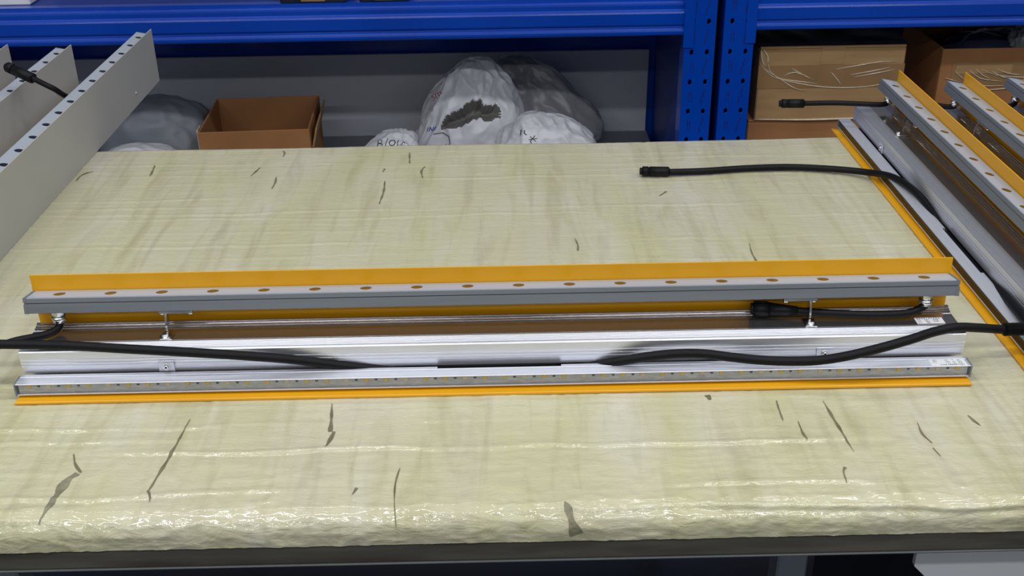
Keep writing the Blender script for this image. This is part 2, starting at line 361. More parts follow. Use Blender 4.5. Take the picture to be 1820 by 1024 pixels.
TEARS = [[(-0.3102, 0.9537, 0.0006), (-0.3126, 0.9174, 0.0022), (-0.3148, 0.8868, 0.0033), (-0.3179, 0.8576, 0.0027), (-0.3207, 0.8348, 0.001)], [(-0.3212, 0.8364, 0.0021), (-0.3164, 0.8264, 0.0021), (-0.3154, 0.819, 0.0005)], [(-0.4094, 0.8965, 0.0011), (-0.4023, 0.8799, 0.0032), (-0.3928, 0.8671, 0.0022)], [(-0.3954, 0.8655, 0.0064), (-0.4021, 0.8536, 0.008), (-0.404, 0.8318, 0.0068), (-0.4058, 0.8131, 0.0036), (-0.4082, 0.7959, 0.001)], [(-0.169, 0.9764, 0.0012), (-0.1657, 0.9455, 0.004), (-0.1643, 0.9256, 0.0045)], [(-0.1603, 0.9255, 0.005), (-0.1622, 0.914, 0.0044), (-0.1662, 0.8981, 0.0006)], [(-0.0904, 0.8638, 0.0005), (-0.0929, 0.8413, 0.0021), (-0.0923, 0.8188, 0.001), (-0.0893, 0.787, 0.001)], [(0.2901, 0.9658, 0.0012), (0.2888, 0.9421, 0.0022), (0.2886, 0.929, 0.0006)], [(0.3032, 0.9285, 0.0006), (0.3029, 0.907, 0.0028), (0.3042, 0.8946, 0.0011)], [(0.338, 0.9641, 0.0006), (0.3395, 0.9332, 0.0034), (0.3417, 0.9009, 0.0022), (0.3436, 0.8729, 0.0005)], [(0.4209, 0.9223, 0.0006), (0.4192, 0.901, 0.0022), (0.4233, 0.8857, 0.0016)], [(0.4213, 0.8784, 0.0016), (0.4237, 0.8637, 0.0005)], [(0.4754, 0.9323, 0.0011), (0.4783, 0.9222, 0.0028), (0.4814, 0.9142, 0.0006)], [(0.0625, 0.8076, 0.0005), (0.0652, 0.800, 0.006), (0.0683, 0.788, 0.0078), (0.0724, 0.776, 0.0096)], [(-0.1282, 0.8341, 0.0031), (-0.1312, 0.8234, 0.0005)], [(0.3284, 0.8493, 0.0036), (0.3249, 0.8425, 0.0021), (0.3232, 0.8255, 0.0005)], [(-0.3675, 1.6548, 0.0036), (-0.375, 1.6196, 0.0018)], [(-0.3348, 1.613, 0.0026), (-0.3326, 1.59, 0.0034), (-0.3335, 1.5655, 0.0009)], [(-0.6274, 1.6512, 0.0018), (-0.6386, 1.6422, 0.0036), (-0.6418, 1.6306, 0.0026), (-0.6419, 1.6121, 0.0009)], [(-0.5374, 1.6732, 0.0018), (-0.534, 1.6441, 0.0035), (-0.5331, 1.6275, 0.0026)], [(-0.3434, 1.7292, 0.0019), (-0.339, 1.7182, 0.0037), (-0.3392, 1.7028, 0.0018)], [(0.3399, 1.3449, 0.0008), (0.3372, 1.3173, 0.0022), (0.3378, 1.2921, 0.0029)], [(0.254, 1.5259, 0.005), (0.2421, 1.5115, 0.0016)], [(-0.1358, 1.7076, 0.0036), (-0.1329, 1.6623, 0.0018)], [(-0.1658, 1.5885, 0.0017), (-0.1641, 1.5484, 0.0034), (-0.1666, 1.5019, 0.0016)], [(0.1091, 1.3695, 0.0008), (0.1115, 1.3481, 0.003), (0.1103, 1.3308, 0.0015)], [(0.2209, 0.979, 0.0059), (0.2224, 0.9704, 0.0035)], [(-0.1701, 1.64, 0.0026), (-0.1724, 1.6259, 0.0026)], [(-0.1081, 1.6465, 0.0027), (-0.1123, 1.6276, 0.0035), (-0.109, 1.5994, 0.0017)]]
WIDE = {3, 13}
for ti, t in enumerate(TEARS):
    pts = catmull([(x, s_of_y(y), w) for x, y, w in t], 0.004); mb = MB(); v = []
    for i, p in enumerate(pts):
        q = pts[min(i + 1, len(pts) - 1)] - pts[max(i - 1, 0)]; nn = Vector((-q.y, q.x)).normalized() if q.length else Vector((1, 0))
        jag = 1 + .35 * math.sin(i * 7.3 + ti)
        for sg in (-1, 0, 1):
            hw = max(p.z, .0003) * (.5 if ti in WIDE else .40) * jag * sg
            X, Y, Z = surf(p.x + nn.x * hw, p.y + nn.y * hw, 0.0007)
            v.append((float(X), float(Y) - 1.29, float(Z) - .77))
    mb.add(v, [(3 * i + c, 3 * i + c + 1, 3 * i + c + 4, 3 * i + c + 3) for i in range(len(pts) - 1) for c in (0, 1)])
    o = mb.build('film_tear', 'tear' if ti in WIDE else 'tear_dark', matob)

# ------------------------------------------------------------------ the linear lamp
NL = 18; PITCH = 0.0548
LED_N = 48
mesh_cache = {}
def shared(key, fn):
    if key not in mesh_cache: mesh_cache[key] = fn()
    return mesh_cache[key]
TILT = math.radians(-11)
BC = Vector((0, 0.072, 0.0875))          # front top edge of the light bar
BT = Matrix.Translation(BC) @ Matrix.Rotation(TILT, 4, 'X')
BW, BH, GV = 0.0275, 0.0172, 0.0058
def bar_profile(pts): return [((BT @ Vector((0, y, z)))[1], (BT @ Vector((0, y, z)))[2]) for y, z in pts]

def lamp_mesh_body():
    # hollow extrusion: grooved front face, ribbed top
    p = [(.0345, .0175), (.0342, .0262), (.0350, .0266), (.0350, .0274), (.0342, .0278), (.0342, .0296), (.0350, .0300), (.0350, .0308), (.0342, .0312),
         (.0342, .0336), (.0347, .0340), (.0347, .0346), (.0342, .0350), (.0342, .0425), (.0349, .0435), (.0362, .0440)]
    for i in range(7):
        y = .0376 + i * .0020
        p += [(y, .0440), (y + .0003, .0436), (y + .0010, .0436), (y + .0013, .0440)]
    p += [(.0530, .0439), (.0560, .0430), (.0640, .0428), (.0790, .0428), (.0800, .0434), (.0812, .0434), (.0816, .0426), (.0824, .0426), (.0828, .0442), (.0842, .0442),
          (.0846, .0434), (.0856, .0434), (.0860, .0452), (.0874, .0452), (.0878, .0444), (.0888, .0444), (.0892, .0466), (.0925, .0468), (.0935, .0460),
          (.0935, .0024), (.0500, .0024), (.0500, .0150), (.0400, .0175)]
    mb = MB().prism(p, -.5, .5)
    for i in range(len(p)):
        if .0555 < p[i][0] and p[i][1] > .04 and p[(i + 1) % len(p)][1] > .04: mb.m[i] = 1
    return mb.mesh('extrusion', ['alu', 'alu_polished'])
def lamp_mesh_channel():
    mb = MB()
    # main channel: open to the front, lower lip, top with a groove
    p = [(.0105, .0050), (.0105, .0060), (.0112, .0062), (.0112, .0056), (.0160, .0056), (.0160, .0176), (.0106, .0176), (.0104, .0180), (.0108, .0185), (.0240, .0185),
         (.0243, .0181), (.0248, .0181), (.0251, .0185), (.0262, .0185), (.0262, .0050)]
    mb.prism(p, -.5, .5)
    for a, b in ((-.5, -.0606), (.0706, .5)):
        mb.prism([(.0262, .0178), (.0262, .0185), (.0300, .0183), (.0306, .0178), (.0306, .0120), (.0300, .0120), (.0300, .0172)], a, b)
    return mb.mesh('led_channel', 'alu_white')
def lamp_mesh_bar_top():
    mb = MB(); R3 = BT.to_3x3(); U = Vector((1, 0, 0)); Vv = R3 @ Vector((0, 1, 0)); Nn = R3 @ Vector((0, 0, 1))
    for i in range(NL):
        x = (i - (NL - 1) / 2) * PITCH
        mb.cell(BT @ Vector((x, BW / 2, 0.0004)), U, Vv, PITCH, BW - .0016, .0064, .0064, 24, 0, .0007, Nn)
    e = (NL * PITCH) / 2
    for a, b in ((-.496, -e), (e, .496)):
        c = [BT @ Vector((q, r, .0004)) for q, r in ((a, .0008), (b, .0008), (b, BW - .0008), (a, BW - .0008))]
        mb.add(c, [(0, 1, 2, 3)])
    # thin rim down to the housing
    for y in (.0008, BW - .0008):
        c = [BT @ Vector((q, y, r)) for q, r in ((-.496, .0004), (.496, .0004), (.496, -.0004), (-.496, -.0004))]; mb.add(c, [(0, 1, 2, 3)])
    return mb.mesh('bar_cover', 'bar_glass')
def lamp_mesh_bar():
    mb = MB()
    up = [(0.0005, 0), (0, -.0005), (0, -GV + .0004), (.0012, -GV + .0004), (.0012, -GV - .0004), (BW - .0012, -GV - .0004), (BW - .0012, -GV + .0004), (BW, -GV + .0004), (BW, -.0005), (BW - .0005, 0),
          (BW - .0009, 0), (BW - .0009, -.0010), (.0009, -.0010), (.0009, 0)]
    lo = [(.0012, -GV - .0004), (0, -GV - .0006), (0, -BH + .0006), (.0006, -BH), (BW - .0006, -BH), (BW, -BH + .0006), (BW, -GV - .0006), (BW - .0012, -GV - .0004)]
    mb.prism(bar_profile(up), -.496, .496); mb.prism(bar_profile(lo), -.496, .496)
    return mb.mesh('light_bar', 'bar_grey')

def make_lamp(loc, rz, label, cables=(), central=False, lift=0.0, group='linear lamps on the bench'):
    t = empty('linear_lamp', loc, rz); tag(t, label, 'lamp', group)
    def S(name, key, fn, label=None, parent=t, loc=None):
        return link(name, shared(key, fn), parent, label, loc)
    S('base_plate', 'base', lambda: MB().prism([(0, .0008), (.0003, .0026), (.0012, .0032), (.0024, .0028), (.0030, .0020), (.0990, .0020), (.0990, 0), (.0006, 0)], -.5, .5).mesh('base_plate', 'yellow'), 'yellow base plate with a rolled front edge')
    def plate():
        mb = MB(); x0, x1, y0, y1, z0, z1 = -.5, .5, .0994, .1010, 0, .1010
        v = [(x0, y0, z0), (x1, y0, z0), (x1, y1, z0), (x0, y1, z0), (x0, y0, z1), (x1, y0, z1), (x1, y1, z1), (x0, y1, z1)]
        mb.add(v, [(0, 1, 5, 4)], 0); mb.add(v, [(4, 5, 6, 7), (1, 2, 6, 5), (3, 0, 4, 7)], 1 if lift else 0); mb.add(v, [(2, 3, 7, 6), (0, 3, 2, 1)], 1); return mb.mesh('back_plate', ['yellow', 'plate_grey'])
    bp = S('back_plate', 'plate%d' % bool(lift), plate, 'upright sheet, yellow in front and grey behind')
    for x in (-.35, .30):
        S('screw', 'pscrew', lambda: MB().cyl((0, 0, 0), (0, 1, 0), .0035, .0016, 12, 0, .0026).mesh('screw', 'alu_white'), None, bp, (x, .1008, .022))
    S('extrusion', 'body', lamp_mesh_body, 'silver ribbed aluminium extrusion')
    ch = S('led_channel', 'chan', lamp_mesh_channel, 'silver channel holding the strip of diodes')
    def capm():
        return MB().prism([(.0098, .0046), (.0098, .0180), (.0106, .0189), (.0262, .0189), (.0266, .0180), (.0266, .0046)], 0, .0016).mesh('end_cap', 'bar_grey')
    S('end_cap', 'ccap', capm, None, ch, (-.5016, 0, 0)); S('end_cap', 'ccap', capm, None, ch, (.5, 0, 0))
    pcb = S('circuit_strip', 'pcb', lambda: MB().prism([(.0140, .0058), (.0140, .0175), (.0150, .0175), (.0150, .0058)], -.4985, .4985).mesh('circuit_strip', 'pcb'), 'pale circuit strip with a row of diodes', ch)
    for i in range(LED_N):
        x = (i - (LED_N - 1) / 2) * .02075
        k = 'ledb' if i % 3 == 1 else 'led'
        S('diode', k, lambda: MB().bbox(-.0024, .0024, -.0012, 0, -.0021, .0021, .0003).mesh('diode', 'led_b' if k == 'ledb' else 'led'), None, pcb, (x, .0140, .0140))
        if i % 4 != 3:
            S('resistor', 'res', lambda: MB().bbox(-.0014, .0014, -.0008, 0, -.0009, .0009, .0002).mesh('resistor', 'chip'), None, pcb, (x + .0104, .0140, .0140))
    S('clear_cover', 'cov', lambda: MB().box(-.4995, .4995, .0113, .0118, .0062, .0175).mesh('clear_cover', 'clear'), 'clear plastic window', ch)
    S('cable_joint', 'joint', lambda: MB().prism([(.0270, .0030), (.0270, .0125), (.0285, .0142), (.0360, .0146), (.0385, .0125), (.0385, .0030)], -.0600, .0700).mesh('cable_joint', 'black_plastic'), 'black cable joint set in the channel notch')
    S('slot_shade_strip', 'slot_shade', lambda: MB().box(-.4990, .4990, .0268, .0496, .0022, .0032).mesh('slot_shade_strip', 'gap_black'), 'black strip standing in for the shade in the slot')  # black strip added to draw the slot's shadow line, no gasket
    for x in (-.3472, .3512):
        c = S('mounting_clip', 'clip', lambda: MB().bbox(-.0085, .0085, -.0012, 0, 0, .0125, .0003).prism([(-.0012, .0112), (-.0012, .0125), (.0002, .0130), (.0002, .0118)], -.0085, .0085).mesh('mounting_clip', 'alu_white'), 'small metal clip', t, (x, .0338, .0175))
        def cs():
            mb = MB().cyl((0, 0, 0), (0, -1, 0), .0042, .0012, 18).cyl((0, -.0012, 0), (0, -1, 0), .0030, .0014, 16, 0, .0024); mb.cyl((0, -.0024, 0), (0, -1, 0), .0012, .0004, 6, 1); return mb.mesh('screw', ['chrome', 'gap_black'])
        S('screw', 'cscrew', cs, None, c, (0, -.0012, .0062))
    bar = S('light_bar', 'bar', lamp_mesh_bar, 'grey light bar tilted back')
    bar.location = (0, 0, lift)
    S('bar_cover', 'bart', lamp_mesh_bar_top, 'pale cover with a row of round windows', bar)
    def seam():
        return MB().prism(bar_profile([(.0010, -GV + .0004), (.0010, -GV - .0005), (BW - .001, -GV - .0005), (BW - .001, -GV + .0004)]), -.4958, .4958).mesh('seam', 'gap_black')
    S('seam', 'seam', seam, 'black seam line', bar)
    def bcap():
        mb = MB(); mb.prism(bar_profile([(-.0002, .0002), (-.0002, -.0048), (BW + .0002, -.0048), (BW + .0002, .0002)]), 0, .004)
        mb.prism(bar_profile([(.0012, -.0048), (.0012, -.0068), (BW - .0012, -.0068), (BW - .0012, -.0048)]), .0004, .0034)
        mb.prism(bar_profile([(-.0002, -.0068), (-.0002, -BH - .0002), (BW + .0002, -BH - .0002), (BW + .0002, -.0068)]), 0, .004)
        return mb.mesh('end_cap', 'bar_grey')
    S('end_cap', 'bcap', bcap, None, bar, (-.5, 0, 0)); S('end_cap', 'bcap', bcap, None, bar, (.496, 0, 0))
    Nn = BT.to_3x3() @ Vector((0, 0, 1))
    def lens():
        mb = MB(); mb.cyl((0, 0, 0), Nn, .0064, .0005, 20); return mb.mesh('lens', 'lens_dark' if lift else 'lens')
    for i in range(NL):
        S('lens', 'lens%d' % bool(lift), lens, None, bar, BT @ Vector(((i - (NL - 1) / 2) * PITCH, BW / 2, -.00035)))
    # brackets between extrusion and bar
    for sx, x in ((-1, -.3405), (1, .3305)):
        def br():
            mb = MB(); T = BT
            mb.bbox(-.018, .018, .0006, .013, -BH - .0032, -BH - .0002, .0006, 0, T)
            xa = sx * .0105
            c = catmull([(0, .0745, .0672), (0, .0725, .0630), (0, .0705, .0570), (0, .0700, .0510), (0, .0695, .0432)], .002); n = len(c); v = []
            for p in c:
                w = .010
                v += [(xa - .001, p.y - w / 2, p.z), (xa + .001, p.y - w / 2, p.z), (xa + .001, p.y + w / 2, p.z), (xa - .001, p.y + w / 2, p.z)]
            mb.add(v, [(4 * i + k, 4 * i + (k + 1) % 4, 4 * i + 4 + (k + 1) % 4, 4 * i + 4 + k) for i in range(n - 1) for k in range(4)] + [(0, 1, 2, 3), (4 * n - 4, 4 * n - 1, 4 * n - 2, 4 * n - 3)])
            mb.bbox(min(xa, xa - sx * .001) - .006, max(xa, xa - sx * .001) + .006, .0545, .0745, .0432, .0446, .0003)
            return mb.mesh('bracket', 'chrome')
        b = S('bracket', 'br%d' % sx, br, 'bent steel bracket', t, (x, 0, -lift * .63)); b.scale = (1, 1, 1 + lift * 14.5)
        S('screw', 'bscrew', lambda: MB().cyl((0, 0, 0), (0, 0, 1), .0062, .0012, 18).cyl((0, 0, .0012), (0, 0, 1), .0046, .0020, 16, 0, .0044).cyl((0, 0, .0032), (0, 0, 1), .0044, .0010, 16, 0, .003).mesh('screw', 'chrome'), None, b, (sx * .0105 - .0005, .0590, .0446))
        for dx in (-.015, .015):
            S('bolt', 'bolt', lambda: MB().cyl((0, 0, 0), (0, -.2, -1), .0028, .003, 10).mesh('bolt', 'chrome'), None, b, BT @ Vector((dx, .006, -BH - .002)))
    for x in (-.4690, .4690):
        def gl():
            mb = MB(); mb.cyl((0, 0, 0), (0, 0, -1), .0070, .0050, 6, smooth=False).cyl((0, 0, -.0050), (0, 0, -1), .0060, .0016, 18).cyl((0, 0, -.0066), (0, 0, -1), .0072, .0060, 18).cyl((0, 0, -.0126), (0, 0, -1), .0070, .0020, 18, 0, .0052)
            return mb.mesh('cable_gland', 'chrome')
        S('cable_gland', 'gland', gl, 'shiny nickel cable gland', t, (x, .0785, .0693 + lift))
    inv = Matrix.Rotation(-rz, 4, 'Z') @ Matrix.Translation(-Vector(loc))
    for c in cables:
        pts = [Vector(p) if c.get('local') else inv @ Vector(p) for p in c['pts']]
        cb = MB().tube(pts, c.get('r', .0048), 12, 0, .005).build('power_cable', 'black_rubber', t, c.get('label', 'black cable'))
        if 'plug' in c:
            q = [Vector(p) if c.get('local') else inv @ Vector(p) for p in c['plug']]; a, b = q; d = (b - a); Ln = d.length; r = c.get('pr', .0085)
            mb = MB(); d.normalize()
            if c.get('taper'):
                mb.cyl(a, d, r * 1.05, Ln * .32, 20); mb.cyl(a + d * Ln * .32, d, r, Ln * .62, 20, 0, r * .62); mb.cyl(a - d * .003, d, r * .8, .004, 20)
                for j in range(8):
                    an = j * math.pi / 4; u = d.orthogonal().normalized(); w = d.cross(u); e = (u * math.cos(an) + w * math.sin(an)) * r * 1.0
                    mb.cyl(a + d * Ln * .02 + e, d, .0012, Ln * .28, 6)
            else:
                mb.cyl(a, d, r * .72, .005, 20); mb.cyl(a + d * .004, d, r, Ln * .20, 20); mb.cyl(a + d * (.004 + Ln * .20), d, r * .86, .002, 20)
                mb.cyl(a + d * (.006 + Ln * .20), d, r, Ln * .76 - .006, 20); mb.cyl(a + d * Ln * .96, d, r, Ln * .04, 20, 0, r * .7)
            mb.build('plug', 'black_plastic', cb, 'black round plug')
    if central:
        def label_mesh(w, h, seed, rows):
            mb = MB(); mb.box(0, w, 0, h, 0, .0002, 0); r = random.Random(seed)
            for (x0, x1, y0, y1, n) in rows:
                for k in range(n):
                    a = x0 + (x1 - x0) * k / n; b_ = a + (x1 - x0) / n * .78
                    # each character: a few strokes
                    for q in range(3):
                        yy = y0 + (y1 - y0) * (q + .1) / 3
                        if r.random() < .85: mb.box(a, a + (b_ - a) * r.uniform(.6, 1), yy, yy + (y1 - y0) * .16, .0002, .0003, 1)
                    xx = a + (b_ - a) * r.uniform(.2, .7); mb.box(xx, xx + (b_ - a) * .2, y0, y1, .0002, .00032, 1)
            return mb.mesh('rating_label', ['sticker', 'ink'])
        link('rating_label', label_mesh(.038, .0140, 3, [(.018, .0355, .0008, .0030, 9), (.010, .017, .0010, .0026, 5), (.017, .022, .0046, .0058, 4), (.017, .022, .0072, .0082, 4), (.017, .0205, .0100, .0112, 3),
             (.0245, .0275, .0042, .0056, 2), (.0245, .0275, .0070, .0084, 2), (.0245, .0265, .0110, .0122, 2), (.0300, .0345, .0044, .0058, 3), (.0300, .0345, .0072, .0086, 3), (.0300, .0330, .0100, .0114, 2), (.004, .008, .0070, .0084, 3), (.0045, .0085, .0100, .0114, 3)]),
             ch, 'white printed sticker', (.4590, .0113, .0185))
        link('rating_label', label_mesh(.030, .0130, 5, [(.002, .028, .0100, .0124, 10), (.002, .006, .0070, .0086, 2), (.002, .006, .0040, .0056, 2), (.002, .006, .0012, .0028, 2), (.010, .015, .0070, .0086, 3), (.010, .015, .0040, .0056, 3), (.011, .015, .0012, .0028, 2), (.019, .025, .0070, .0086, 3), (.019, .025, .0040, .0056, 3)]),
             t, 'small printed sticker on the extrusion', (.4560, .0575, .0432))
    return t

CA = [(-0.8600, 0.0000, 0.0085), (-0.7600, 0.0150, 0.0075), (-0.6700, 0.0330, 0.0220), (-0.6000, 0.0405, 0.0430), (-0.5551, 0.0413, 0.0510), (-0.5201, 0.0410, 0.0500), (-0.4538, 0.0369, 0.0495), (-0.3862, 0.0273, 0.0495), (-0.3209, 0.0221, 0.0470), (-0.2639, 0.0247, 0.0400), (-0.2125, 0.0280, 0.0320), (-0.1550, 0.0330, 0.0195), (-0.1080, 0.0350, 0.0125), (-0.0600, 0.0350, 0.0100)]
CB = [(0.0680, 0.0350, 0.0100), (0.1027, 0.0345, 0.0130), (0.1317, 0.0278, 0.0220), (0.1606, 0.0226, 0.0300), (0.1900, 0.0222, 0.0330), (0.2194, 0.0211, 0.0330), (0.2486, 0.0181, 0.0300), (0.2780, 0.0162, 0.0270), (0.3068, 0.0128, 0.0270), (0.3353, 0.0096, 0.0290), (0.3631, 0.0065, 0.0350), (0.3968, 0.0060, 0.0440), (0.4332, 0.0130, 0.0505), (0.4613, 0.0263, 0.0510), (0.4881, 0.0348, 0.0510), (0.5162, 0.0431, 0.0450), (0.5512, 0.0574, 0.0340)]
CGL = [(-.469, .0785, .0580), (-.4692, 0.0775, 0.0530), (-.4710, 0.0725, 0.0495), (-0.4802, 0.0620, 0.0485), (-0.5087, 0.0560, 0.0455), (-0.5255, 0.0508, 0.0430), (-0.5597, 0.0455, 0.0400), (-0.6200, 0.0480, 0.0250), (-0.7000, 0.0620, 0.0085), (-0.8000, 0.0700, 0.0075)]
CGR = [(.469, .0785, .0580), (0.4685, 0.0775, 0.0540), (0.4600, 0.0740, 0.0515), (0.4490, 0.0700, 0.0500), (0.4271, 0.0685, 0.0495), (0.4030, 0.0690, 0.0495), (0.3674, 0.0724, 0.0500), (0.3254, 0.0765, 0.0520)]
make_lamp((0, .986, TZ), 0, 'silver linear lamp lying lengthwise across the front of the mat', [
    dict(pts=CA, r=.0050, local=1, plug=[(-.9000, -.0060, .0095), (-.8550, .0008, .0090)], pr=.0075, label='thick black cable running off to the left'),
    dict(pts=CB, r=.0050, local=1, plug=[(0.605, .0655, .0300), (0.5490, 0.0566, 0.0345)], pr=.0072, label='black cable looping to the right over the lamp'),
    dict(pts=CGL, r=.0042, local=1, plug=[(-.8400, .0730, .0090), (-.7950, .0696, .0085)], pr=.0072, label='black cable bending out of the left gland'),
    dict(pts=CGR, r=.0042, local=1, plug=[(.2830, .0820, .0525), (.3330, .0757, .0520)], pr=.0078, taper=1, label='black cable from the right gland under the light bar')], central=True)
R90 = -math.pi / 2
make_lamp((.5665, 1.280, TZ), R90, 'linear lamp standing in depth, nearest on the right of the mat', [
    dict(pts=[(0.2600, 1.5865, TZ + .0068), (0.3193, 1.5906, TZ + 0.0060), (0.3897, 1.5987, TZ + 0.0060), (0.4505, 1.6003, TZ + 0.0060), (0.5084, 1.5904, TZ + 0.0062), (0.5580, 1.5642, TZ + 0.0100), (0.5820, 1.5118, TZ + 0.0220), (0.5940, 1.4482, TZ + 0.0240), (0.5995, 1.3845, TZ + 0.0160), (0.6010, 1.3400, TZ + 0.0100)],
         r=.0050, plug=[(0.2220, 1.5883, TZ + .0085), (0.2671, 1.5861, TZ + .0078)], pr=.0075, label='black cable lying in a long bow across the mat'),
    dict(pts=[(0.6010, 1.2200, TZ + 0.0100), (0.5990, 1.1654, TZ + 0.0160), (0.5930, 1.1059, TZ + 0.0230), (0.5900, 1.040, TZ + 0.0250), (.590, .97, TZ + .0245), (.589, .92, TZ + .0245)], r=.0052, plug=[(.588, .870, TZ + .0260), (.589, .926, TZ + .0255)], pr=.0068, label='black cable rising out of the slot'),
    dict(pts=[(0.5020, 1.7566, TZ + .0550), (0.5553, 1.7534, TZ + 0.0560), (0.5972, 1.7464, TZ + 0.0560), (0.6291, 1.7440, TZ + 0.0550), (0.6420, 1.7470, TZ + 0.0555), (.6450, 1.7490, TZ + .0600)], r=.0042, plug=[(0.4690, 1.7585, TZ + .0550), (0.5100, 1.7562, TZ + .0550)], pr=.0072, label='short black cable sticking out to the left at the far end')])
make_lamp((.6685, 1.262, TZ), R90, 'linear lamp standing in depth on the right, between two others', [
    dict(pts=[(.7470, 1.731, TZ + .060), (.7460, 1.729, TZ + .0550), (.7380, 1.735, TZ + .0520), (.7150, 1.7520, TZ + .0510), (.6900, 1.762, TZ + .050)], r=.0042, plug=[(.6700, 1.7680, TZ + .050), (.7050, 1.7560, TZ + .0505)], pr=.0070, label='short black cable behind')])
make_lamp((.7720, 1.275, TZ), R90, 'linear lamp at the right edge of the picture, only its far corner showing', [
    dict(pts=[(.8505, 1.744, TZ + .060), (.8490, 1.740, TZ + .0550), (.8400, 1.735, TZ + .0515), (.8100, 1.7300, TZ + .0500), (.790, 1.73, TZ + .048)], r=.0042, label='short black cable')])
make_lamp((-.7510, 1.633, TZ), R90, 'linear lamp with its tall grey back toward the middle, nearest on the left', [
    dict(pts=[(-.6725, 2.102, TZ + .060), (-.676, 2.098, TZ + .0545), (-.684, 2.05, TZ + .052), (-.686, 1.88, TZ + .056), (-.6840, 1.77, TZ + .082), (-.6930, 1.726, TZ + .112), (-.7150, 1.734, TZ + .1205), (-.7350, 1.747, TZ + .1255)], r=.0045, plug=[(-.7810, 1.7760, TZ + .1345), (-.7280, 1.7425, TZ + .1235)], pr=.0085, label='black cable laid over the next plate')], lift=.0085)
make_lamp((-.8690, 1.530, TZ), R90, 'linear lamp with a grey back plate, in the middle of the left row', lift=.0085)
make_lamp((-.9880, 1.540, TZ), R90, 'linear lamp at the far left edge, just a corner of grey plate in view', lift=.0085)

